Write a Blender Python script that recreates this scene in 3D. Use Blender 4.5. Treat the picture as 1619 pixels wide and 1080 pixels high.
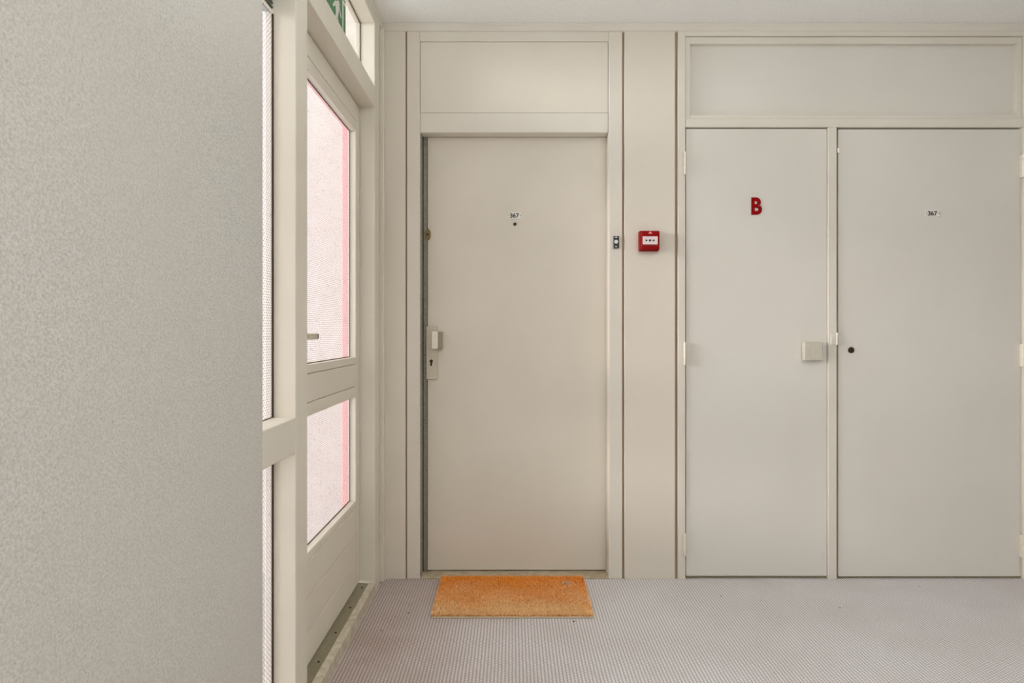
import bpy, bmesh, math, random
from mathutils import Vector, Matrix
random.seed(7)
sc = bpy.context.scene
COL = sc.collection
for o in list(bpy.data.objects): bpy.data.objects.remove(o)

# ------------------------------------------------------------------ camera, light, exposure
HC = 1.188            # eye height
F = 970.0             # focal length in px of a 1619 px wide frame
cam = bpy.data.objects.new('camera', bpy.data.cameras.new('camera')); COL.objects.link(cam)
cam.location = (0, 0, HC); cam.rotation_euler = (math.pi/2, 0, 0)
cam.data.sensor_width = 36; cam.data.lens = 36*F/1619
cam.data.shift_y = -16/1619; cam.data.shift_x = -0.5/1619
cam.data.clip_start = 0.05
sc.camera = cam

w = bpy.data.worlds.new('world'); sc.world = w; w.use_nodes = True
bg = w.node_tree.nodes['Background']; bg.inputs[0].default_value = (0.90, 0.965, 1.0, 1); bg.inputs[1].default_value = 3.3

def area(name, loc, rot, sx, sy, power, col=(1, .97, .92), portal=False):
    l = bpy.data.lights.new(name, 'AREA'); l.shape = 'RECTANGLE'; l.size = sx; l.size_y = sy; l.energy = power; l.color = col
    if portal: l.cycles.is_portal = True
    o = bpy.data.objects.new(name, l); COL.objects.link(o); o.location = loc; o.rotation_euler = rot
    return o
R90 = math.pi/2
# daylight portals in the openings of the glazed partition (facing into the corridor, +X)
area('portal_door_glass', (-.74, 2.33, 1.26), (0, -R90, 0), 1.75, .86, 1, portal=True)
area('portal_transom', (-.74, 2.33, 2.44), (0, -R90, 0), .29, .9, 1, portal=True)
area('portal_sidelight', (-.74, 1.64, 1.4), (0, -R90, 0), 2.4, .28, 1, portal=True)
# low soft sun entering the added loggia and passing through the glazed door at a shallow angle to the end wall
sl = bpy.data.lights.new('low_sun', 'SUN'); sl.energy = 2.9; sl.angle = math.radians(17); sl.color = (.98, .985, 1)
so = bpy.data.objects.new('low_sun', sl); COL.objects.link(so)
so.rotation_euler = Vector((1, .28, -.13)).to_track_quat('-Z', 'Y').to_euler(); so.location = (-6, 1, 3)
# fill lights added out of view, behind the camera and to the right
# plus an added upward fill for the ceiling and one facing down
area('fill_behind', (1.9, -2.9, 1.35), (R90, 0, 0), 4.6, 2.2, 5, (.88, .965, 1))
area('fill_right', (4.5, 0, 1.3), (0, R90, 0), 2.3, 3.6, 1.2, (.88, .96, 1))
area('fill_ceiling', (.95, .3, 1.7), (math.pi, 0, 0), 1.0, .6, 50, (.95, .98, 1))
area('fill_overhead', (1.5, -.7, 2.60), (0, 0, 0), 2.4, 1.8, 19, (1, .99, .97))

sc.view_settings.view_transform = 'Standard'; sc.view_settings.look = 'None'
sc.view_settings.gamma = 1; sc.view_settings.use_curve_mapping = False
sc.view_settings.exposure = 0.0
sc.cycles.use_denoising = True
sc.cycles.max_bounces = 10; sc.cycles.diffuse_bounces = 6; sc.cycles.transparent_max_bounces = 12
sc.cycles.sample_clamp_indirect = 6

# ------------------------------------------------------------------ materials
def lin(c):
    return tuple((v/255/12.92 if v/255 <= .04045 else ((v/255+.055)/1.055)**2.4) for v in c) + (1,)
def newmat(name):
    m = bpy.data.materials.new(name); m.use_nodes = True
    nt = m.node_tree; b = nt.nodes['Principled BSDF']
    return m, nt, b
def N(nt, t, **kw):
    n = nt.nodes.new(t)
    for k, v in kw.items(): setattr(n, k, v)
    return n
def noise(nt, scale, detail=3, rough=.5, vec=None, stretch=None):
    n = N(nt, 'ShaderNodeTexNoise'); n.inputs['Scale'].default_value = scale
    n.inputs['Detail'].default_value = detail; n.inputs['Roughness'].default_value = rough
    tc = N(nt, 'ShaderNodeTexCoord')
    if stretch:
        mp = N(nt, 'ShaderNodeMapping'); mp.inputs['Scale'].default_value = stretch
        nt.links.new(tc.outputs['Object'], mp.inputs['Vector']); nt.links.new(mp.outputs[0], n.inputs['Vector'])
    else: nt.links.new(tc.outputs['Object'], n.inputs['Vector'])
    return n
def mixc(nt, a, b, fac, lo=.35, hi=.65):
    r = N(nt, 'ShaderNodeMapRange'); r.inputs[1].default_value = lo; r.inputs[2].default_value = hi
    nt.links.new(fac, r.inputs[0])
    m = N(nt, 'ShaderNodeMix', data_type='RGBA')
    nt.links.new(r.outputs[0], m.inputs[0])
    for i, c in ((6, a), (7, b)):
        if isinstance(c, tuple): m.inputs[i].default_value = c
        else: nt.links.new(c, m.inputs[i])
    return m.outputs[2]
def bump(nt, b, h, strength, dist):
    n = N(nt, 'ShaderNodeBump'); n.inputs['Strength'].default_value = strength; n.inputs['Distance'].default_value = dist
    nt.links.new(h, n.inputs['Height']); nt.links.new(n.outputs[0], b.inputs['Normal']); return n

def paint(name, c1, c2, rough=.42, stretch=(1, 1, .12), b=.25, spec=.35):
    m, nt, p = newmat(name)
    n1 = noise(nt, 2.2, 4, .55); n2 = noise(nt, 160, 2, .5, stretch=stretch)
    nt.links.new(mixc(nt, lin(c1), lin(c2), n1.outputs[0]), p.inputs['Base Color'])
    p.inputs['Roughness'].default_value = rough; p.inputs['Specular IOR Level'].default_value = spec
    bump(nt, p, n2.outputs[0], b, .0006)
    return m
M = {}
M['trim'] = paint('cream_gloss_paint', (225, 219, 207), (220, 213, 200))
M['trim_side'] = paint('cream_partition_paint', (227, 220, 206), (222, 215, 200))
M['door'] = paint('cream_door_paint', (222, 214, 200), (217, 209, 194), stretch=(1, 1, 1), b=.15)
M['panel'] = paint('cream_panel_paint', (225, 217, 203), (221, 213, 199), stretch=(1, 1, 1), b=.1)

def door_grey():
    m, nt, p = newmat('grey_cream_cupboard_paint')
    n1 = noise(nt, 1.6, 4); n2 = noise(nt, 5, 6, .65, stretch=(1, 1, .6)); n3 = noise(nt, 300, 2)
    base = mixc(nt, lin((223, 219, 210)), lin((218, 213, 203)), n1.outputs[0])
    nt.links.new(mixc(nt, base, lin((196, 184, 172)), n2.outputs[0], .70, .86), p.inputs['Base Color'])
    p.inputs['Roughness'].default_value = .38; p.inputs['Specular IOR Level'].default_value = .4
    bump(nt, p, n3.outputs[0], .12, .0005); return m
M['door_grey'] = door_grey()

def plaster():
    m, nt, p = newmat('grained_grey_plaster')
    n1 = noise(nt, 1.3, 3); n2 = noise(nt, 230, 3, .6); n3 = noise(nt, 150, 2, .5)
    base = mixc(nt, lin((192, 189, 182)), lin((220, 218, 211)), n2.outputs[0], .36, .62)
    base = mixc(nt, base, lin((209, 203, 194)), n1.outputs[0], .3, .9)
    c = mixc(nt, base, lin((174, 169, 158)), n3.outputs[0], .66, .82)
    nt.links.new(c, p.inputs['Base Color'])
    p.inputs['Roughness'].default_value = .8; p.inputs['Specular IOR Level'].default_value = .15
    bump(nt, p, n2.outputs[0], .6, .003); return m
M['plaster'] = plaster()
def ceilm():
    m, nt, p = newmat('stippled_white_ceiling')
    n2 = noise(nt, 110, 3, .6)
    nt.links.new(mixc(nt, lin((241, 240, 237)), lin((248, 247, 245)), n2.outputs[0]), p.inputs['Base Color'])
    p.inputs['Roughness'].default_value = .9; p.inputs['Specular IOR Level'].default_value = .1
    bump(nt, p, n2.outputs[0], .5, .003); return m
M['ceiling'] = ceilm()

def carpet():
    m, nt, p = newmat('ribbed_loop_carpet')
    tc = N(nt, 'ShaderNodeTexCoord'); sx = N(nt, 'ShaderNodeSeparateXYZ'); nt.links.new(tc.outputs['Object'], sx.inputs[0])
    def math_(op, a, b=None, c=None):
        n = N(nt, 'ShaderNodeMath', operation=op)
        for i, v in enumerate((a, b, c)):
            if v is None: continue
            if isinstance(v, (int, float)): n.inputs[i].default_value = v
            else: nt.links.new(v, n.inputs[i])
        return n.outputs[0]
    wob = noise(nt, 14, 2); wv = math_('MULTIPLY', math_('SUBTRACT', wob.outputs[0], .5), .0025)
    x = math_('DIVIDE', math_('ADD', sx.outputs[0], wv), .0125)
    row = math_('FLOOR', x)
    fx = math_('ABSOLUTE', math_('SUBTRACT', math_('FRACT', x), .5))          # 0 centre .5 edge
    off = math_('MULTIPLY', row, .37)
    y = math_('ADD', math_('DIVIDE', sx.outputs[1], .0105), off)
    fy = math_('ABSOLUTE', math_('SUBTRACT', math_('FRACT', y), .5))
    d = math_('SQRT', math_('ADD', math_('MULTIPLY', fx, fx), math_('MULTIPLY', math_('MULTIPLY', fy, fy), .9)))
    h = math_('SUBTRACT', 1.0, math_('MULTIPLY', d, 1.35))
    nz = noise(nt, 420, 2, .6)
    hh = math_('ADD', h, math_('MULTIPLY', math_('SUBTRACT', nz.outputs[0], .5), 1.5))
    soil = noise(nt, 2.4, 5, .6)
    top = mixc(nt, lin((250, 248, 249)), lin((241, 237, 236)), soil.outputs[0], .38, .62)
    pile = mixc(nt, lin((160, 152, 150)), top, hh, .15, .75)
    # browner tone along the partition side of the floor
    edge = N(nt, 'ShaderNodeMapRange'); edge.inputs[1].default_value = .35; edge.inputs[2].default_value = -.5
    nt.links.new(sx.outputs[0], edge.inputs[0])
    side_tone = math_('MULTIPLY', edge.outputs[0], math_('ADD', .35, math_('MULTIPLY', soil.outputs[0], .9)))
    mm = N(nt, 'ShaderNodeMix', data_type='RGBA', blend_type='MULTIPLY'); nt.links.new(side_tone, mm.inputs[0])
    nt.links.new(pile, mm.inputs[6]); mm.inputs[7].default_value = (.66, .55, .49, 1)
    spots = noise(nt, 26, 2, .4)
    c = mixc(nt, mm.outputs[2], lin((92, 76, 62)), spots.outputs[0], .755, .80)
    nt.links.new(c, p.inputs['Base Color'])
    p.inputs['Roughness'].default_value = .95; p.inputs['Specular IOR Level'].default_value = .05
    bump(nt, p, hh, .5, .003); return m
M['carpet'] = carpet()

def simple(name, c, rough=.5, metal=0, c2=None, scale=60, spec=.5, b=0):
    m, nt, p = newmat(name)
    n = noise(nt, scale, 3)
    nt.links.new(mixc(nt, lin(c), lin(c2 or tuple(max(0, v-8) for v in c)), n.outputs[0]), p.inputs['Base Color'])
    p.inputs['Roughness'].default_value = rough; p.inputs['Metallic'].default_value = metal
    p.inputs['Specular IOR Level'].default_value = spec
    if b: bump(nt, p, n.outputs[0], b, .001)
    return m
M['galv'] = simple('galvanised_steel', (168, 164, 148), .55, .3, (122, 120, 106), 220)
M['galv_dark'] = simple('dark_rebate_metal', (176, 170, 154), .6, .2, (132, 128, 114), 220)
M['dark_gap'] = simple('dark_joint', (62, 48, 36), .9)
M['joint'] = simple('brown_shadow_joint', (176, 154, 132), .8, 0, (160, 136, 114), 3)
M['gasket'] = simple('brown_glazing_gasket', (110, 92, 78), .7)
M['aluminium'] = simple('pale_anodised_aluminium', (214, 206, 188), .33, .35, (205, 196, 178), 200)
M['steel_hinge'] = simple('painted_steel_hinge', (238, 230, 214), .28, .15)
M['brass'] = simple('dull_brass', (150, 130, 88), .35, .8, (112, 96, 62), 300)
M['dark_metal'] = simple('dark_bronze_metal', (92, 80, 62), .35, .7, (50, 42, 32), 500)
M['hole'] = simple('black_hole', (14, 11, 9), .8)
M['black'] = simple('black_plastic', (22, 22, 23), .3)
M['white_plastic'] = simple('white_plastic', (232, 230, 224), .35)
M['plate'] = simple('white_number_plate', (236, 232, 224), .35)
M['ink'] = simple('dark_ink', (52, 44, 42), .6)
M['red'] = simple('red_call_point_plastic', (150, 0, 2), .5, 0, (138, 0, 2), spec=.12)
M['red_letter'] = simple('red_letter_plastic', (150, 0, 5), .6, 0, (140, 0, 5), spec=.1)
M['window_white'] = simple('white_call_point_glass', (240, 222, 220), .25)
M['pink_mark'] = simple('pink_symbol_print', (238, 150, 150), .5)
M['weather'] = simple('olive_threshold_strip', (150, 142, 118), .45, .3, (138, 130, 106), 90)
M['sill_wood'] = simple('worn_painted_sill', (212, 204, 184), .5, 0, (190, 180, 158), 40, b=.1)
M['thresh'] = simple('worn_wooden_threshold', (190, 176, 150), .6, 0, (168, 152, 126), 30, b=.2)
M['knob_shade_side'] = simple('shaded_knob_side', (168, 156, 136), .5)  # shade on the side of the lock knob, put into its colour
M['knob'] = simple('beige_grey_knob_paint', (204, 197, 182), .4)
M['green'] = simple('green_exit_sign', (38, 128, 62), .35, 0, (30, 112, 54), 20)
M['vent'] = simple('grey_green_vent', (110, 114, 100), .5, .2)
M['out_red'] = simple('red_exterior_paint', (232, 146, 146), .5)
M['out_wall'] = simple('white_exterior_render', (202, 192, 186), .85, 0, (194, 184, 177), 12, b=.2)
M['out_floor'] = simple('pale_gallery_concrete', (160, 154, 148), .85, 0, (148, 142, 136), 12, b=.2)
M['backing'] = simple('mat_backing', (206, 192, 160), .6)

def mat_pile():
    m, nt, p = newmat('orange_coir')
    n1 = noise(nt, 5, 3); n2 = noise(nt, 500, 2)
    tg = N(nt, 'ShaderNodeTexCoord'); sg = N(nt, 'ShaderNodeSeparateXYZ'); nt.links.new(tg.outputs['Object'], sg.inputs[0])
    ad = N(nt, 'ShaderNodeMath', operation='MULTIPLY_ADD'); nt.links.new(n1.outputs[0], ad.inputs[0]); ad.inputs[1].default_value = .38
    nt.links.new(sg.outputs[1], ad.inputs[2])                       # paler towards the front edge
    a = mixc(nt, lin((255, 220, 164)), lin((254, 172, 72)), ad.outputs[0], .22, .56)
    c = mixc(nt, a, lin((214, 126, 50)), n2.outputs[0], .56, .74)
    # pale dusty spot near the back right corner
    tc = N(nt, 'ShaderNodeTexCoord'); v = N(nt, 'ShaderNodeVectorMath', operation='DISTANCE'); v.inputs[1].default_value = (.255, .315, .015)
    nt.links.new(tc.outputs['Object'], v.inputs[0])
    r = N(nt, 'ShaderNodeMapRange'); r.inputs[1].default_value = .032; r.inputs[2].default_value = .012; r.inputs[4].default_value = .65
    nt.links.new(v.outputs['Value'], r.inputs[0])
    mx = N(nt, 'ShaderNodeMix', data_type='RGBA'); nt.links.new(r.outputs[0], mx.inputs[0]); nt.links.new(c, mx.inputs[6])
    mx.inputs[7].default_value = lin((225, 205, 180))
    nt.links.new(mx.outputs[2], p.inputs['Base Color'])
    p.inputs['Roughness'].default_value = .8; p.inputs['Specular IOR Level'].default_value = .1; return m
M['pile'] = mat_pile()
M['pile_base'] = simple('dark_coir_base', (206, 130, 56), .9, 0, (170, 96, 30), 300)

def glass_pattern():
    m = bpy.data.materials.new('obscured_wired_glass'); m.use_nodes = True; nt = m.node_tree; nt.nodes.clear()
    out = N(nt, 'ShaderNodeOutputMaterial')
    tl = N(nt, 'ShaderNodeBsdfTranslucent'); tp = N(nt, 'ShaderNodeBsdfTransparent'); gl = N(nt, 'ShaderNodeBsdfGlossy')
    gl.inputs['Roughness'].default_value = .2
    tc = N(nt, 'ShaderNodeTexCoord'); mp = N(nt, 'ShaderNodeMapping'); mp.inputs['Rotation'].default_value = (math.radians(45), 0, 0)
    nt.links.new(tc.outputs['Object'], mp.inputs[0])
    w1 = N(nt, 'ShaderNodeTexWave', wave_type='BANDS', bands_direction='Y'); w1.inputs['Scale'].default_value = 30; w1.inputs['Distortion'].default_value = .6
    w2 = N(nt, 'ShaderNodeTexWave', wave_type='BANDS', bands_direction='Z'); w2.inputs['Scale'].default_value = 30; w2.inputs['Distortion'].default_value = .6
    nt.links.new(mp.outputs[0], w1.inputs[0]); nt.links.new(mp.outputs[0], w2.inputs[0])
    mu = N(nt, 'ShaderNodeMath', operation='MULTIPLY'); nt.links.new(w1.outputs['Fac'], mu.inputs[0]); nt.links.new(w2.outputs['Fac'], mu.inputs[1])
    n3 = noise(nt, 120, 2)
    c = mixc(nt, lin((252, 250, 250)), lin((186, 178, 178)), mu.outputs[0], .2, .95)
    c2 = mixc(nt, c, lin((150, 138, 138)), n3.outputs[0], .68, .76)
    nt.links.new(c2, tl.inputs[0]); nt.links.new(c2, tp.inputs[0])
    a = N(nt, 'ShaderNodeMixShader'); a.inputs[0].default_value = .90
    nt.links.new(tl.outputs[0], a.inputs[1]); nt.links.new(tp.outputs[0], a.inputs[2])
    b2 = N(nt, 'ShaderNodeMixShader'); b2.inputs[0].default_value = .04
    nt.links.new(a.outputs[0], b2.inputs[1]); nt.links.new(gl.outputs[0], b2.inputs[2])
    nt.links.new(b2.outputs[0], out.inputs[0]); return m
M['glass_obs'] = glass_pattern()
def glass_clear():
    m = bpy.data.materials.new('clear_window_glass'); m.use_nodes = True; nt = m.node_tree; nt.nodes.clear()
    out = N(nt, 'ShaderNodeOutputMaterial'); tp = N(nt, 'ShaderNodeBsdfTransparent'); gl = N(nt, 'ShaderNodeBsdfGlossy'); gl.inputs['Roughness'].default_value = .02
    tp.inputs[0].default_value = (.95, .96, .95, 1)
    fr = N(nt, 'ShaderNodeFresnel'); fr.inputs[0].default_value = 1.45
    a = N(nt, 'ShaderNodeMixShader'); ge = N(nt, 'ShaderNodeNewGeometry'); k1 = N(nt, 'ShaderNodeMath', operation='MULTIPLY_ADD'); k1.inputs[1].default_value = -1; k1.inputs[2].default_value = 1
    nt.links.new(ge.outputs['Backfacing'], k1.inputs[0])
    k2 = N(nt, 'ShaderNodeMath', operation='MULTIPLY'); nt.links.new(fr.outputs[0], k2.inputs[0]); nt.links.new(k1.outputs[0], k2.inputs[1])
    nt.links.new(k2.outputs[0], a.inputs[0]); nt.links.new(tp.outputs[0], a.inputs[1]); nt.links.new(gl.outputs[0], a.inputs[2])
    nt.links.new(a.outputs[0], out.inputs[0]); return m
M['glass'] = glass_clear()

# ------------------------------------------------------------------ helpers
class MB:
    """collects bevelled boxes, prisms, cylinders into one bmesh in world coordinates"""
    def __init__(s): s.bm = bmesh.new()
    def box(s, x0, x1, y0, y1, z0, z1, bev=.0015):
        t = bmesh.new(); bmesh.ops.create_cube(t, size=1)
        for v in t.verts: v.co = Vector(((x0+x1)/2 + v.co.x*(x1-x0), (y0+y1)/2 + v.co.y*(y1-y0), (z0+z1)/2 + v.co.z*(z1-z0)))
        bev = min(bev, .4*min(abs(x1-x0), abs(y1-y0), abs(z1-z0)))
        if bev > 1e-5: bmesh.ops.bevel(t, geom=t.edges[:], offset=bev, segments=1, affect='EDGES')
        s.join(t); return s
    def prism(s, pts, axis, a, b, bev=0):
        """extrude a 2-D outline along axis from a to b; the outline is in the other two axes in xyz order"""
        t = bmesh.new()
        def mk(p, k): return {'x': (k, p[0], p[1]), 'y': (p[0], k, p[1]), 'z': (p[0], p[1], k)}[axis]
        va = [t.verts.new(mk(p, a)) for p in pts]; vb = [t.verts.new(mk(p, b)) for p in pts]
        n = len(pts); t.faces.new(va); t.faces.new(vb[::-1])
        for i in range(n): t.faces.new((va[i], vb[i], vb[(i+1) % n], va[(i+1) % n]))
        bmesh.ops.recalc_face_normals(t, faces=t.faces[:])
        if bev: bmesh.ops.bevel(t, geom=t.edges[:], offset=bev, segments=2, affect='EDGES')
        s.join(t); return s
    def cyl(s, c, r, axis, L, seg=24, r2=None, bev=0, sq=(1, 1)):
        t = bmesh.new(); bmesh.ops.create_cone(t, cap_ends=True, segments=seg, radius1=r, radius2=r if r2 is None else r2, depth=L)
        if bev: bmesh.ops.bevel(t, geom=[e for e in t.edges if len(e.link_faces) == 2 and any(len(f.verts) > 4 for f in e.link_faces)], offset=bev, segments=2, affect='EDGES')
        for v in t.verts: v.co.x *= sq[0]; v.co.y *= sq[1]
        rot = {'z': Matrix(), 'y': Matrix.Rotation(R90, 4, 'X'), 'x': Matrix.Rotation(R90, 4, 'Y')}[axis]
        t.transform(Matrix.Translation(Vector(c)) @ rot); s.join(t); return s
    def join(s, t):
        me = bpy.data.meshes.new('tmp'); t.to_mesh(me); t.free(); s.bm.from_mesh(me); bpy.data.meshes.remove(me)
    def build(s, name, mat, parent=None, smooth=False, kind=None, label=None):
        me = bpy.data.meshes.new(name)
        off = world_loc(parent) if parent else None
        if off is None:
            vs = [v.co for v in s.bm.verts]
            off = Vector(((min(v.x for v in vs)+max(v.x for v in vs))/2, (min(v.y for v in vs)+max(v.y for v in vs))/2, min(v.z for v in vs)))
            if name in ('floor', 'ceiling', 'wall_left'): off = Vector((0, 0, 0))
        bmesh.ops.translate(s.bm, verts=s.bm.verts, vec=-off)
        s.bm.to_mesh(me); s.bm.free(); me.materials.append(mat)
        if smooth:
            for f in me.polygons: f.use_smooth = True
        o = bpy.data.objects.new(name, me); COL.objects.link(o)
        if parent: o.parent = parent
        else: o.location = off
        if kind: o['kind'] = kind
        if label: o['label'] = label
        return o
def world_loc(o):
    v = Vector((0, 0, 0))
    while o: v += o.location; o = o.parent
    return v
def thing(name, loc, label, cat, group=None, kind=None):
    o = bpy.data.objects.new(name, None); COL.objects.link(o); o.location = loc; o.empty_display_size = .05
    return tag(o, label, cat, group, kind)
def tag(o, label, cat, group=None, kind=None):
    o['label'] = label; o['category'] = cat
    if group: o['group'] = group
    if kind: o['kind'] = kind
    return o
def text_mesh(txt, name, mat, parent, x0, x1, z0, z1, y, depth=.0012, offset=0.0, face='-y', spacing=1.0, label=None):
    """lettering fitted in a box; face '-y' on the back wall, '+x' on the left partition"""
    cu = bpy.data.curves.new('t', 'FONT'); cu.body = txt; cu.extrude = .01; cu.offset = offset; cu.space_character = spacing; cu.resolution_u = 6
    to = bpy.data.objects.new('t', cu); COL.objects.link(to); bpy.context.view_layer.update()
    me = bpy.data.meshes.new_from_object(to.evaluated_get(bpy.context.evaluated_depsgraph_get()))
    bpy.data.objects.remove(to); bpy.data.curves.remove(cu)
    xs = [v.co.x for v in me.vertices]; ys = [v.co.y for v in me.vertices]
    ax, bx_, ay, by_ = min(xs), max(xs), min(ys), max(ys); off = world_loc(parent)
    for v in me.vertices:
        u = (v.co.x-ax)/(bx_-ax); q = (v.co.y-ay)/(by_-ay); d = depth if v.co.z > 0 else 0
        if face == '-y': v.co = Vector((x0+u*(x1-x0), y-d, z0+q*(z1-z0))) - off
        else: v.co = Vector((y+d, x0+u*(x1-x0), z0+q*(z1-z0))) - off
    me.materials.clear(); me.materials.append(mat); me.name = name
    o = bpy.data.objects.new(name, me); COL.objects.link(o); o.parent = parent
    if label: o['label'] = label
    return o

Y0 = 2.94                       # front plane of the end wall joinery
S = F/Y0                        # px per metre there
def X(px, y=Y0): return (px-810)*y/F
def Z(py, y=Y0): return HC-(py-524)*y/F
H = Z(38)                       # ceiling height 2.66
XL = -.622                      # face of the glazed partition
XR = 4.6; YB = -3.0

# ------------------------------------------------------------------ shell
tag(MB().box(-.80, XR, YB, 3.20, -.06, 0, 0).build('floor', M['carpet'], kind='structure'),
    'grey-mauve ribbed loop carpet covering the corridor floor', 'floor')
tag(MB().box(-.70, XR, YB, 3.20, H, H+.08, 0).build('ceiling', M['ceiling'], kind='structure'),
    'white stippled corridor ceiling above the end wall', 'ceiling')
tag(MB().box(-.74, -.614, YB, 1.512, 0, H, .004).build('wall_left', M['plaster'], kind='structure'),
    'grey grained plaster wall in the left foreground, beside the glazed partition', 'wall')
tag(MB().box(XR, XR+.1, YB, 3.2, 0, H, 0).build('wall_right', M['plaster'], kind='structure'),
    'plaster wall closing the corridor beyond the frame', 'wall')
tag(MB().box(-.74, XR+.1, YB-.1, YB, 0, H, 0).build('wall_rear', M['plaster'], kind='structure'),
    'plaster wall behind the viewer', 'wall')

# end wall: backing plus three filler panels
wb = thing('wall_back', (0, Y0, 0), 'cream panelled end wall holding the apartment door and the cupboards', 'wall', kind='structure')
MB().box(-.74, XR, 3.09, 3.20, 0, H, 0).build('backing', M['panel'], wb)
g = .0035
MB().box(-.625, X(641), Y0-.002, Y0+.022, 0, H-.03, .002).build('panel', M['panel'], wb)
MB().box(X(987.2), X(1067.2), Y0-.002, Y0+.022, 0, H-.03, .002).build('panel', M['panel'], wb)
MB().box(X(1634), X(1722), Y0-.002, Y0+.022, 0, H-.03, .002).build('panel', M['panel'], wb)
MB().box(X(1724), XR, Y0-.002, Y0+.022, 0, H-.03, .002).build('panel', M['panel'], wb)
for a, b in ((638, 646), (981, 991), (1064, 1073), (1628, 1637), (1719, 1727)):
    MB().box(X(a), X(b), Y0+.011, Y0+.0215, 0, H, 0).build('joint_strip', M['joint'], wb)

def cornice():
    pts = [(Y0+.03, H-.001), (Y0-.014, H-.001), (Y0-.014, H-.010), (Y0-.010, H-.014), (Y0-.010, H-.034), (Y0-.006, H-.037), (Y0+.03, H-.037)]
    m = MB(); m.prism(pts, 'x', -.625, XR); return m
tag(cornice().build('trim_1', M['trim'], kind='structure'), 'narrow cream cornice strip along the top of the end wall', 'trim')

# ------------------------------------------------------------------ apartment door 367
ft = thing('trim_2', (0, Y0, 0), 'cream timber casing with overhead panel around the apartment door', 'door frame', kind='structure')
YD = 3.01
zt = Z(209.5)
MB().box(X(643.2), X(664), Y0, Y0+.10, 0, H-.03, .003).build('frame_stile', M['trim'], ft)
MB().box(X(962), X(984), Y0, Y0+.10, 0, H-.03, .004).build('frame_stile', M['trim'], ft)
MB().box(X(664), X(962), Y0, Y0+.03, Z(65.5), H-.03, .0015).build('frame_head', M['trim'], ft)
MB().box(X(664.3), X(961.7), Y0, Y0+.10, zt, Z(178.3), .0025).build('frame_rail', M['trim'], ft)
MB().box(X(664.6), X(961.4), Y0+.002, Y0+.02, Z(178), Z(66), .001).build('overhead_panel', M['panel'], ft)
# rebate above and at the hinge side, galvanised strips on the lock side
MB().box(X(664), X(962), Y0+.085, Y0+.105, 0.0, zt, 0).build('door_stop', M['gasket'], ft)
MB().box(X(664), X(664)+.004, Y0+.006, YD+.004, .012, zt, .0005).build('metal_rebate', M['galv_dark'], ft, label='galvanised metal strip in the rebate')
MB().box(X(668.7, YD), X(675.2, YD), YD-.003, YD+.02, .012, zt, .001).build('metal_strip', M['galv'], ft, label='dull grey-green galvanised security strip')
MB().box(X(668.2, YD), X(669.8, YD), YD-.006, YD-.002, .012, zt, 0).build('seal', M['hole'], ft, label='black seal line')
th = MB().prism([(Y0+.0, 0), (YD+.03, 0), (YD+.03, .012), (Y0+.004, .011), (Y0, .007)], 'x', X(664), X(962)).build('threshold', M['thresh'], ft, label='worn wooden threshold')

d1 = thing('door_1', (X(817, YD), YD, .018), 'flush cream apartment door numbered 367 with a lock plate, behind the orange mat', 'door', kind='structure')
MB().box(X(675.8, YD), X(958.6, YD), YD, YD+.045, Z(901.5, YD), Z(215.2, YD)-.006, .002).build('leaf', M['door'], d1)
# lock plate
pl = MB().box(X(674, YD), X(691.8, YD), YD-.012, YD, Z(600, YD), Z(516, YD), .003).build('lock_plate', M['aluminium'], d1, label='pale metal lock plate')
k = MB().box(X(682.8, 2.95), X(692.0, 2.95), 2.948, 2.957, Z(551.5, 2.95), Z(524, 2.95), .0015).build('knob', M['steel_hinge'], pl, label='pale knob face')
MB().prism([(X(683.6, 2.957), 2.957), (X(692.0, 2.957), 2.957), (X(699.3, 2.99), 2.990), (X(699.3, 2.99), YD-.0005), (X(691.8, YD), YD-.0005), (X(691.5, YD), YD-.012), (X(685, 3.0), YD-.012)], 'z', Z(550.8, 2.96), Z(524.6, 2.96), bev=.001).build('knob_shade_side', M['knob_shade_side'], pl, label='knob side coloured darker as shade')
MB().cyl((X(682.3, YD), YD-.013, Z(571, YD)), .0085, 'y', .004, 24, bev=.001).build('cylinder_face', M['dark_metal'], pl)
kk = MB().cyl((X(682.3, YD), YD-.0155, Z(571, YD)), .003, 'y', .002, 12)
kk.box(X(682.3, YD)-.0042, X(682.3, YD)+.0042, YD-.0145, YD-.012, Z(571, YD)-.022, Z(571, YD)-.004, .001)
kk.build('keyhole', M['hole'], pl)
# upper oval escutcheon
es = MB().cyl((X(676.6, YD), YD-.004, Z(371, YD)), .0275, 'y', .010, 32, bev=.003, sq=(.53, 1)).build('escutcheon', M['brass'], d1, smooth=False, label='oval brass security lock escutcheon')
MB().cyl((X(676.6, YD), YD-.0095, Z(371, YD)), .0045, 'y', .002, 16).build('keyhole', M['hole'], es)
# number plate and peephole
def number_plate(parent, cx, cz, y, wd=.064, ht=.033, screws=True):
    p = MB().box(cx-wd/2, cx+wd/2, y-.003, y, cz-ht/2, cz+ht/2, .001).build('number_plate', M['plate'], parent, label='small white plate reading 367')
    text_mesh('367', 'lettering', M['ink'], p, cx-.0235, cx+.0215, cz-.0115, cz+.0115, y-.003, .0008, .025)
    for sx in (-1, 1): MB().cyl((cx+sx*(wd/2-.0045), y-.0035, cz), .0022, 'y', .0015, 10).build('screw', M['dark_metal'], p)
    return p
number_plate(d1, X(813.8, YD), Z(341, YD), YD)
ph = MB().cyl((X(814, YD), YD-.003, Z(354.6, YD)), .0078, 'y', .006, 20, bev=.0015).build('peephole', M['dark_metal'], d1, label='small dark bronze door viewer')
MB().cyl((X(814, YD), YD-.0065, Z(354.6, YD)), .0042, 'y', .001, 16).build('lens', M['hole'], ph)
MB().cyl((X(675.2, YD)+.03, YD, .03), .001, 'y', .001, 8)

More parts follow.
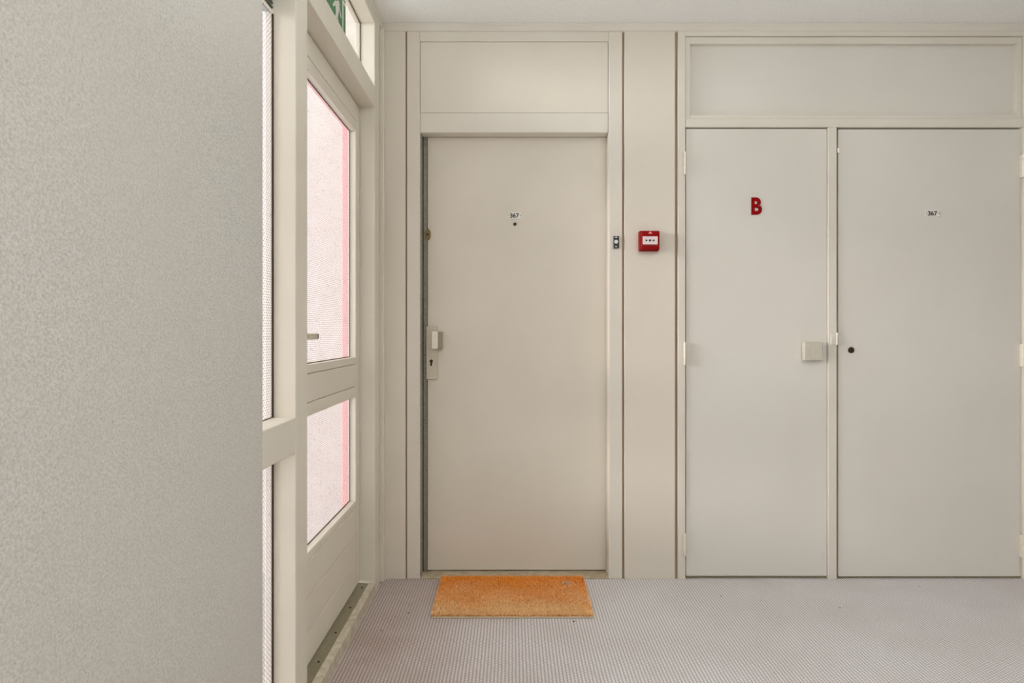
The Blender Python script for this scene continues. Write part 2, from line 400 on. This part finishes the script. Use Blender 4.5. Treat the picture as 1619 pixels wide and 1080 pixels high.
# ------------------------------------------------------------------ cupboard unit on the right
YU = Y0+.005        # face of the cupboard doors
fu = thing('trim_3', (X(1345), Y0, 0), 'cream timber frame with long recessed top panel around the two cupboard doors', 'door frame', kind='structure')
zr0, zr1 = Z(201.5), Z(187.5)
MB().box(X(1071.5), X(1083.3), Y0-.004, Y0+.06, 0, H-.03, .002).build('frame_stile', M['trim'], fu)
MB().box(X(1617.3), X(1631), Y0-.004, Y0+.06, 0, H-.03, .002).build('frame_stile', M['trim'], fu)
MB().box(X(1083.3), X(1617.3), Y0-.004, Y0+.06, Z(57), H-.03, .002).build('frame_head', M['trim'], fu)
MB().box(X(1083.5), X(1617.2), Y0-.004, Y0+.06, zr0, zr1, .002).build('frame_rail', M['trim'], fu)
MB().box(X(1308.8), X(1322.6), Y0-.003, Y0+.06, 0, zr0, .002).build('mullion', M['trim'], fu)
MB().box(X(1083.3), X(1617.3), Y0+.012, Y0+.035, .0, .010, .001).build('floor_strip', M['weather'], fu, label='dull olive floor strip under the doors')
MB().box(X(1083), X(1618), Y0+.062, Y0+.075, 0, H-.03, 0).build('back_board', M['gasket'], fu)
bead = M['trim']
yb0, yb1 = Y0+.006, Y0+.03
MB().box(X(1084), X(1091.8), yb0, yb1, zr1, Z(57.6), .001).build('bead', bead, fu)
MB().box(X(1609.5), X(1617), yb0, yb1, zr1, Z(57.6), .001).build('bead', bead, fu)
MB().box(X(1091.8), X(1609.5), yb0, yb1, Z(68), Z(57.6), .001).build('bead', bead, fu)
MB().box(X(1091.8), X(1609.5), yb0, yb1, zr1, Z(181), .001).build('bead', bead, fu)
MB().box(X(1088), X(1613), Y0+.030, Y0+.04, zr1, Z(60), 0).build('top_panel', M['door_grey'], fu)
# strike and catch pieces on the mullion
MB().box(X(1313), X(1322.8), Y0-.006, Y0-.002, Z(545), Z(526), .0008).build('strike_plate', M['trim'], fu)
MB().cyl((X(1322.6), Y0-.006, Z(535.5)), .0032, 'z', .058, 12).build('strike_lip', M['steel_hinge'], fu)

YH = 2.926
def hinge(parent, cx, cz, hand):
    h = MB()
    L = .107
    for i in range(5):
        h.cyl((cx, YH, cz-L/2+L*(i+.5)/5), .0068, 'z', L/5-.0012, 14, bev=.0008)
    h.cyl((cx, YH, cz), .0042, 'z', L+.004, 10)
    h.box(cx-.001, cx+.001, YH, Y0+.012, cz-L/2, cz+L/2, 0)
    return h.build('hinge', M['steel_hinge'], parent)

d3 = thing('door_3', (X(1196), YU, .012), 'narrow flush cupboard door with a red letter B and a square knob', 'door', kind='structure')
MB().box(X(1084.6, YU), X(1307.3, YU), YU, YU+.04, .0135, zr0-.005, .0015).build('leaf', M['door_grey'], d3)
for py in (258.5, 559, 861): hinge(d3, X(1082.6, 2.93), Z(py, 2.93), 1)
text_mesh('B', 'letter', M['red_letter'], d3, X(1188.3), X(1205), Z(339.3), Z(312), YU, .004, .035, label='red letter B')
kn = MB().box(1.387, 1.473, YU-.034, YU-.006, 1.0505, 1.137, .0022)
kn.box(1.400, 1.460, YU-.008, YU, 1.064, 1.124, .001)
kn.build('knob', M['knob'], d3, label='square beige knob')

d4 = thing('door_4', (X(1470), YU, .012), 'wide flush cupboard door with a small 367 plate and a round lock, right of the letter B door', 'door', kind='structure')
MB().box(X(1325.2, YU), X(1612.8, YU), YU, YU+.04, .0115, zr0-.007, .0015).build('leaf', M['door_grey'], d4)
number_plate(d4, X(1474, YU), Z(337.5, YU), YU, .070, .033)
lk = MB().cyl((X(1345.5, YU), YU-.002, Z(553.6, YU)), .0148, 'y', .005, 28, bev=.0015).build('cylinder_lock', M['dark_metal'], d4, label='round dark bronze lock')
MB().box(X(1345.5, YU)-.0016, X(1345.5, YU)+.0016, YU-.0055, YU-.004, Z(553.6, YU)-.006, Z(553.6, YU)+.006, 0).build('keyhole', M['hole'], lk)
for py in (262, 562, 864): hinge(d4, X(1616.8, 2.93), Z(py, 2.93), -1)
MB().cyl((X(1325.2), Y0-.004, Z(238.5)), .0055, 'z', .022, 14, bev=.001).build('catch', M['steel_hinge'], d4)
MB().box(X(1613.2, YU), X(1617.2, YU), YU+.004, YU+.03, 0.012, zr0, 0).build('rebate_strip', M['trim'], d4)

# ------------------------------------------------------------------ wall devices
cp = thing('fire_alarm_call_point', (.65, Y0, 1.572), 'square red fire alarm call point on the narrow panel between the doors', 'fire alarm')
MB().box(.603, .697, Y0-.030, Y0-.002, 1.570, 1.665, .003).build('back_box', M['red'], cp)
MB().box(.606, .694, Y0-.052, Y0-.031, 1.573, 1.662, .004).build('housing', M['red'], cp)
yf = Y0-.052
ww = MB().box(X(1016.2, yf), X(1039.8, yf), yf-.0015, yf+.001, Z(386.4, yf), Z(373.8, yf), .0005).build('break_glass', M['window_white'], cp, label='white break-glass window')
zc = Z(380.2, yf); xc = X(1027.5, yf)
s_ = MB().cyl((xc, yf-.002, zc), .0055, 'y', .0012, 20)
s_.build('dot_mark', M['ink'], ww)
for sg in (-1, 1):
    MB().prism([(xc+sg*.010, zc), (xc+sg*.0205, zc+.0052), (xc+sg*.0205, zc-.0052)], 'y', yf-.0026, yf-.0014).build('arrow_mark', M['ink'], ww)
hx, hz = X(1028, yf), Z(368.2, yf)
MB().prism([(hx-.009, hz-.004), (hx+.009, hz-.004), (hx+.006, hz+.002), (hx, hz+.008), (hx-.006, hz+.002)], 'y', yf-.0012, yf+.001).build('flame_symbol', M['pink_mark'], cp, label='small pink house symbol')
MB().box(.607, .693, Y0-.0535, Y0-.050, Z(388.4, yf), Z(387.8, yf), 0).build('cover_joint', M['gasket'], cp)

db = thing('doorbell', (X(973.5), Y0, Z(393)), 'small black doorbell with a round white button on the door casing', 'doorbell')
MB().box(X(969.3), X(978.2), Y0-.012, Y0, Z(393), Z(373.7), .002).build('body', M['black'], db)
MB().cyl((X(973.5), Y0-.0135, Z(382.8)), .0092, 'y', .005, 24, bev=.0015).build('button', M['white_plastic'], db)
for py in (375.8, 390.6): MB().box(X(972), X(975), Y0-.0126, Y0-.0115, Z(py+.6), Z(py-.6), 0).build('mark', M['white_plastic'], db)

# ------------------------------------------------------------------ doormat
mx0, mx1, my0, my1 = -.335, .336, 2.538, 2.936
mt = thing('doormat', (0, my0, 0), 'orange coir doormat on the carpet in front of the apartment door', 'doormat')
MB().box(mx0, mx1, my0, my1, 0.0005, .007, .002).build('backing', M['backing'], mt, label='cream vinyl backing')
def pile():
    vs, fs = [], []
    n = 0
    for i in range(34000):
        x = random.uniform(mx0+.002, mx1-.002); y = random.uniform(my0+.003, my1-.002)
        h = .0135+random.uniform(-.004, .003); a = random.uniform(0, math.pi); wd = random.uniform(.0009, .0021)
        dx, dy = math.cos(a)*wd, math.sin(a)*wd
        lx, ly = random.gauss(0, .011), random.gauss(0, .011)
        lx = max(mx0-.004-x, min(mx1+.004-x, lx)); ly = max(my0-.003-y, min(my1+.002-y, ly))
        b = .006
        vs += [(x-dx, y-dy-my0, b), (x+dx, y+dy-my0, b), (x+lx+dx*.6, y+ly+dy*.6-my0, b+h), (x+lx-dx*.6, y+ly-dy*.6-my0, b+h)]
        fs.append((n, n+1, n+2, n+3)); n += 4
    me = bpy.data.meshes.new('pile'); me.from_pydata(vs, [], fs); me.materials.append(M['pile'])
    o = bpy.data.objects.new('pile', me); COL.objects.link(o); o.parent = mt; o['kind'] = 'stuff'; o['label'] = 'dense orange coir bristles'
pile()
MB().box(mx0+.003, mx1-.003, my0+.004, my1-.003, .006, .009, .002).build('pile_base', M['pile_base'], mt)

# ------------------------------------------------------------------ glazed partition on the left
T = M['trim_side']
pf = thing('trim_4', (-.66, 2.3, 0), 'cream timber posts and rails of the glazed partition on the left', 'window frame', kind='structure')
XB = -.712
yn0, yn1, yfp0, yfp1 = 1.764, 1.862, 2.778, 2.873
MB().box(XB, XL, yn0, yn1, 0, H, .002).build('post', T, pf)
MB().box(XB, XL, yfp0, yfp1, 0, H, .002).build('post', T, pf)
MB().box(XB, XL, yn1, yfp0, 2.202, 2.297, .002).build('rail', T, pf)
MB().box(XB, XL, 1.50, yn0, 2.202, 2.297, .002).build('rail', T, pf)
MB().box(XB, XL, 1.50, yn0, .841, .940, .002).build('rail', T, pf)
MB().box(XB, XL, 1.50, yn0, 0, .10, .002).build('rail', T, pf)
MB().box(XB, XL, yn1, yfp0, 2.585, H, .002).build('head', T, pf)
MB().box(XB, XL, 1.50, yn0, 2.585, H, .002).build('head', T, pf)
MB().box(XB, -.628, yfp1+.001, 3.12, 0, H, .001).build('corner_board', T, pf)
MB().box(-.63, -.6085, 2.905, Y0-.001, 0, H-.03, .004).build('corner_bead', T, pf)
MB().box(-.64, -.616, yn1-.1, 2.905, H-.034, H-.001, .004).build('ceiling_bead', T, pf)
# door sill: wood nosing + olive weather strip with screws
MB().prism([(-.648, 0), (XL, 0), (XL, .046), (-.625, .050), (-.648, .052)], 'y', yn1, yfp0).build('sill', M['sill_wood'], pf, label='worn painted wooden sill')
ws = MB().prism([(-.745, 0), (-.648, 0), (-.648, .047), (-.745, .053)], 'y', yn1+.001, yfp0-.001).build('weather_strip', M['weather'], pf, label='dull olive threshold strip with screws')
for yy in (2.728, 2.53, 2.32, 2.115, 1.92):
    MB().cyl((-.668, yy, .0485), .0042, 'z', .002, 12).build('screw', M['hole'], ws)

# glazed door
XD = -.690
yd0, yd1 = 1.866, 2.773
XG = -.720
d2 = thing('door_2', (-.71, 2.32, .06), 'cream half-glazed side door with obscured glass panes, left of the apartment door', 'door', kind='structure')
XDB = -.7245
def dbx(y0, y1, z0, z1, name, mat=T, x1=XD, bev=.002): return MB().box(XDB, x1, y0, y1, z0, z1, bev).build(name, mat, d2)
dbx(yd0, 1.955, .0605, 2.197, 'stile')
dbx(2.707, yd1, .0605, 2.197, 'stile')
dbx(1.955, 2.707, 2.119, 2.197, 'top_rail')
dbx(1.955, 2.707, .9475, 1.042, 'lock_rail')
dbx(1.955, 2.707, .291, .408, 'bottom_board')
dbx(1.955, 2.707, .1735, .2875, 'bottom_board')
dbx(1.955, 2.707, .0605, .170, 'bottom_board')
MB().box(XDB+.002, XD-.005, 1.955, 2.707, .06, .41, 0).build('board_backing', T, d2)
# glazing beads: z of pane openings
def gbead(y0, y1, z0, z1): return MB().box(XDB+.002, XD-.0012, y0, y1, z0, z1, .0025).build('glazing_bead', T, d2)
gbead(1.955, 2.707, 2.073, 2.1175)
gbead(1.955, 2.707, 1.0445, 1.0745)
gbead(1.955, 2.707, .899, .945)
gbead(1.955, 2.707, .4105, .4385)
for z0, z1 in ((1.0745, 2.073), (.4385, .899)):
    pn = MB().box(XG-.003, XG, 1.95, 2.712, z0-.004, z1+.004, 0).build('pane', M['glass_obs'], d2, label='obscured patterned glass')
    MB().box(XG+.0002, XG+.003, 2.7035, 2.707, z0, z1, 0).build('gasket', M['gasket'], pn)
    MB().box(XG+.0002, XG+.003, 1.955, 2.7035, z0, z0+.0035, 0).build('gasket', M['gasket'], pn)
    MB().box(XG+.0002, XG+.003, 1.955, 2.7035, z1-.0035, z1, 0).build('gasket', M['gasket'], pn)
# lever handle
hd = MB().box(XD-.0005, XD+.010, 1.893, 1.932, 1.05, 1.29, .002).build('handle_plate', M['aluminium'], d2, label='pale metal handle plate')
lv = MB().cyl((XD+.030, 1.912, 1.172), .009, 'x', .046, 16)
lv.box(XD+.044, XD+.060, 1.903, 2.000, 1.1625, 1.1815, .003)
lv.box(XD+.030, XD+.060, 1.985, 2.000, 1.1625, 1.1815, .003)
lv.build('lever', M['aluminium'], hd)
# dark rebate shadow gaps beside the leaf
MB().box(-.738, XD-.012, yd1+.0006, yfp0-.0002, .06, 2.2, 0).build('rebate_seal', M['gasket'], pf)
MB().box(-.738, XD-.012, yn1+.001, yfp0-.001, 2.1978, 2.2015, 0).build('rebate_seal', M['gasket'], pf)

# sidelight and transom panes
w1 = thing('window_1', (-.69, 1.64, .1), 'tall narrow sidelight of obscured glass between the plaster wall and the near post', 'window', kind='structure')
XS = -.690
for z0, z1 in ((.94, 2.10), (.10, .841)):
    pn = MB().box(XS-.004, XS, 1.50, yn0, z0, z1, 0).build('pane', M['glass_obs'], w1)
    MB().box(XS+.0002, XS+.004, yn0-.0055, yn0, z0, z1, 0).build('gasket', M['dark_gap'], pn)
    MB().box(XS+.0002, XS+.003, 1.50, yn0-.006, z0, z0+.003, 0).build('gasket', M['gasket'], pn)
vt = MB().box(XS-.03, XS+.001, 1.50, yn0-.006, 2.104, 2.202, .001).build('vent', M['vent'], w1, label='grey-green ventilator above the pane')
for i in range(7): MB().box(XS+.001, XS+.006, 1.502, yn0-.008, 2.112+i*.012, 2.118+i*.012, .001).build('slat', M['vent'], vt)
MB().box(XS, XS+.006, 1.50, yn0-.006, 2.098, 2.104, .001).build('vent_edge', M['steel_hinge'], w1)
MB().box(XS-.004, XS, 1.50, yn0, 2.297, 2.585, 0).build('pane', M['glass'], w1)
w2 = thing('window_2', (-.69, 2.32, 2.297), 'clear transom window above the glazed side door', 'window', kind='structure')
MB().box(XS-.004, XS, yn1, yfp0, 2.297, 2.585, 0).build('pane', M['glass'], w2)
MB().box(XS+.0002, XS+.004, yn1, yfp0, 2.581, 2.585, 0).build('gasket', M['gasket'], w2)
MB().box(XS+.0002, XS+.004, yfp0-.003, yfp0, 2.297, 2.585, 0).build('gasket', M['gasket'], w2)

# exit sign on the transom glass
ex = thing('exit_sign', (-.68, 2.28, 2.31), 'green emergency exit sign with white running figure on the transom glass', 'sign')
MB().box(-.686, -.672, 2.08, 2.475, 2.299, 2.52, .002).build('frame', M['white_plastic'], ex, label='pale sign edge')
MB().box(-.6735, -.6705, 2.09, 2.467, 2.308, 2.512, .0005).build('face', M['green'], ex, label='green sign face')
def fig(pts, name='pictogram'): return MB().prism(pts, 'x', -.6706, -.6696).build(name, M['white_plastic'], ex)
a, b = 2.32, 2.315
m = MB()
m.cyl((-.670, a+.045, b+.165), .014, 'x', .001, 20)
m.prism([(a+.00, b+.125), (a+.05, b+.150), (a+.062, b+.140), (a+.035, b+.075), (a+.012, b+.085)], 'x', -.6706, -.6696)
m.prism([(a+.015, b+.085), (a+.035, b+.078), (a+.06, b+.045), (a+.055, b+.005), (a+.042, b+.005), (a+.043, b+.04)], 'x', -.6706, -.6696)
m.prism([(a+.012, b+.085), (a+.028, b+.078), (a-.005, b+.035), (a-.045, b+.035), (a-.045, b+.046), (a-.012, b+.047)], 'x', -.6706, -.6696)
m.prism([(a+.05, b+.140), (a+.085, b+.105), (a+.08, b+.097), (a+.05, b+.122)], 'x', -.6706, -.6696)
m.prism([(a+.0, b+.125), (a-.03, b+.095), (a-.024, b+.088), (a+.008, b+.112)], 'x', -.6706, -.6696)
m.build('running_figure', M['white_plastic'], ex)
m = MB()
m.box(-.6706, -.6696, a+.10, a+.112, b+.005, b+.185, 0); m.box(-.6706, -.6696, a+.112, a+.140, b+.173, b+.185, 0)
m.build('doorway_symbol', M['white_plastic'], ex)
m = MB().box(-.6706, -.6696, 2.13, 2.20, 2.405, 2.420, 0); m.prism([(2.13, 2.395), (2.13, 2.43), (2.10, 2.4125)], 'x', -.6706, -.6696)
m.build('arrow_symbol', M['white_plastic'], ex)

# ------------------------------------------------------------------ outside the partition
tag(MB().box(-2.5, -.80, .8, 3.4, -.08, -.02, 0).build('ground_outside', M['out_floor'], kind='structure'), 'pale gallery floor outside the glazed door', 'ground')
tag(MB().box(-2.5, -.705, 3.06, 3.2, -.02, 3.3, 0).build('wall_outside', M['out_wall'], kind='structure'), 'pale rendered wall outside, seen through the glass', 'wall')
rf = thing('trim_5', (-.76, 2.4, 0), 'red-painted outer door frame showing pink through the obscured glass', 'door frame', kind='structure')
MB().box(-.777, -.7265, 2.80, 2.87, 0, 2.21, .002).build('frame_stile', M['out_red'], rf)
MB().box(-.777, -.7265, 2.01, 2.80, 2.125, 2.21, .002).build('frame_head', M['out_red'], rf)

tag(MB().box(-2.5, -.745, .8, .95, -.02, 3.3, 0).build('wall_outside', M['out_wall'], kind='structure'), 'unseen side wall added outside to keep light off the apartment door', 'wall')  # unseen wall, added to block light heading for the apartment door
tag(MB().box(-2.5, -.745, .8, 3.2, 3.3, 3.4, 0).build('added_slab_outside', M['ceiling'], kind='structure'), 'unseen slab added outside to keep the daylight low', 'ceiling')  # unseen slab, added so outside light enters at a low angle
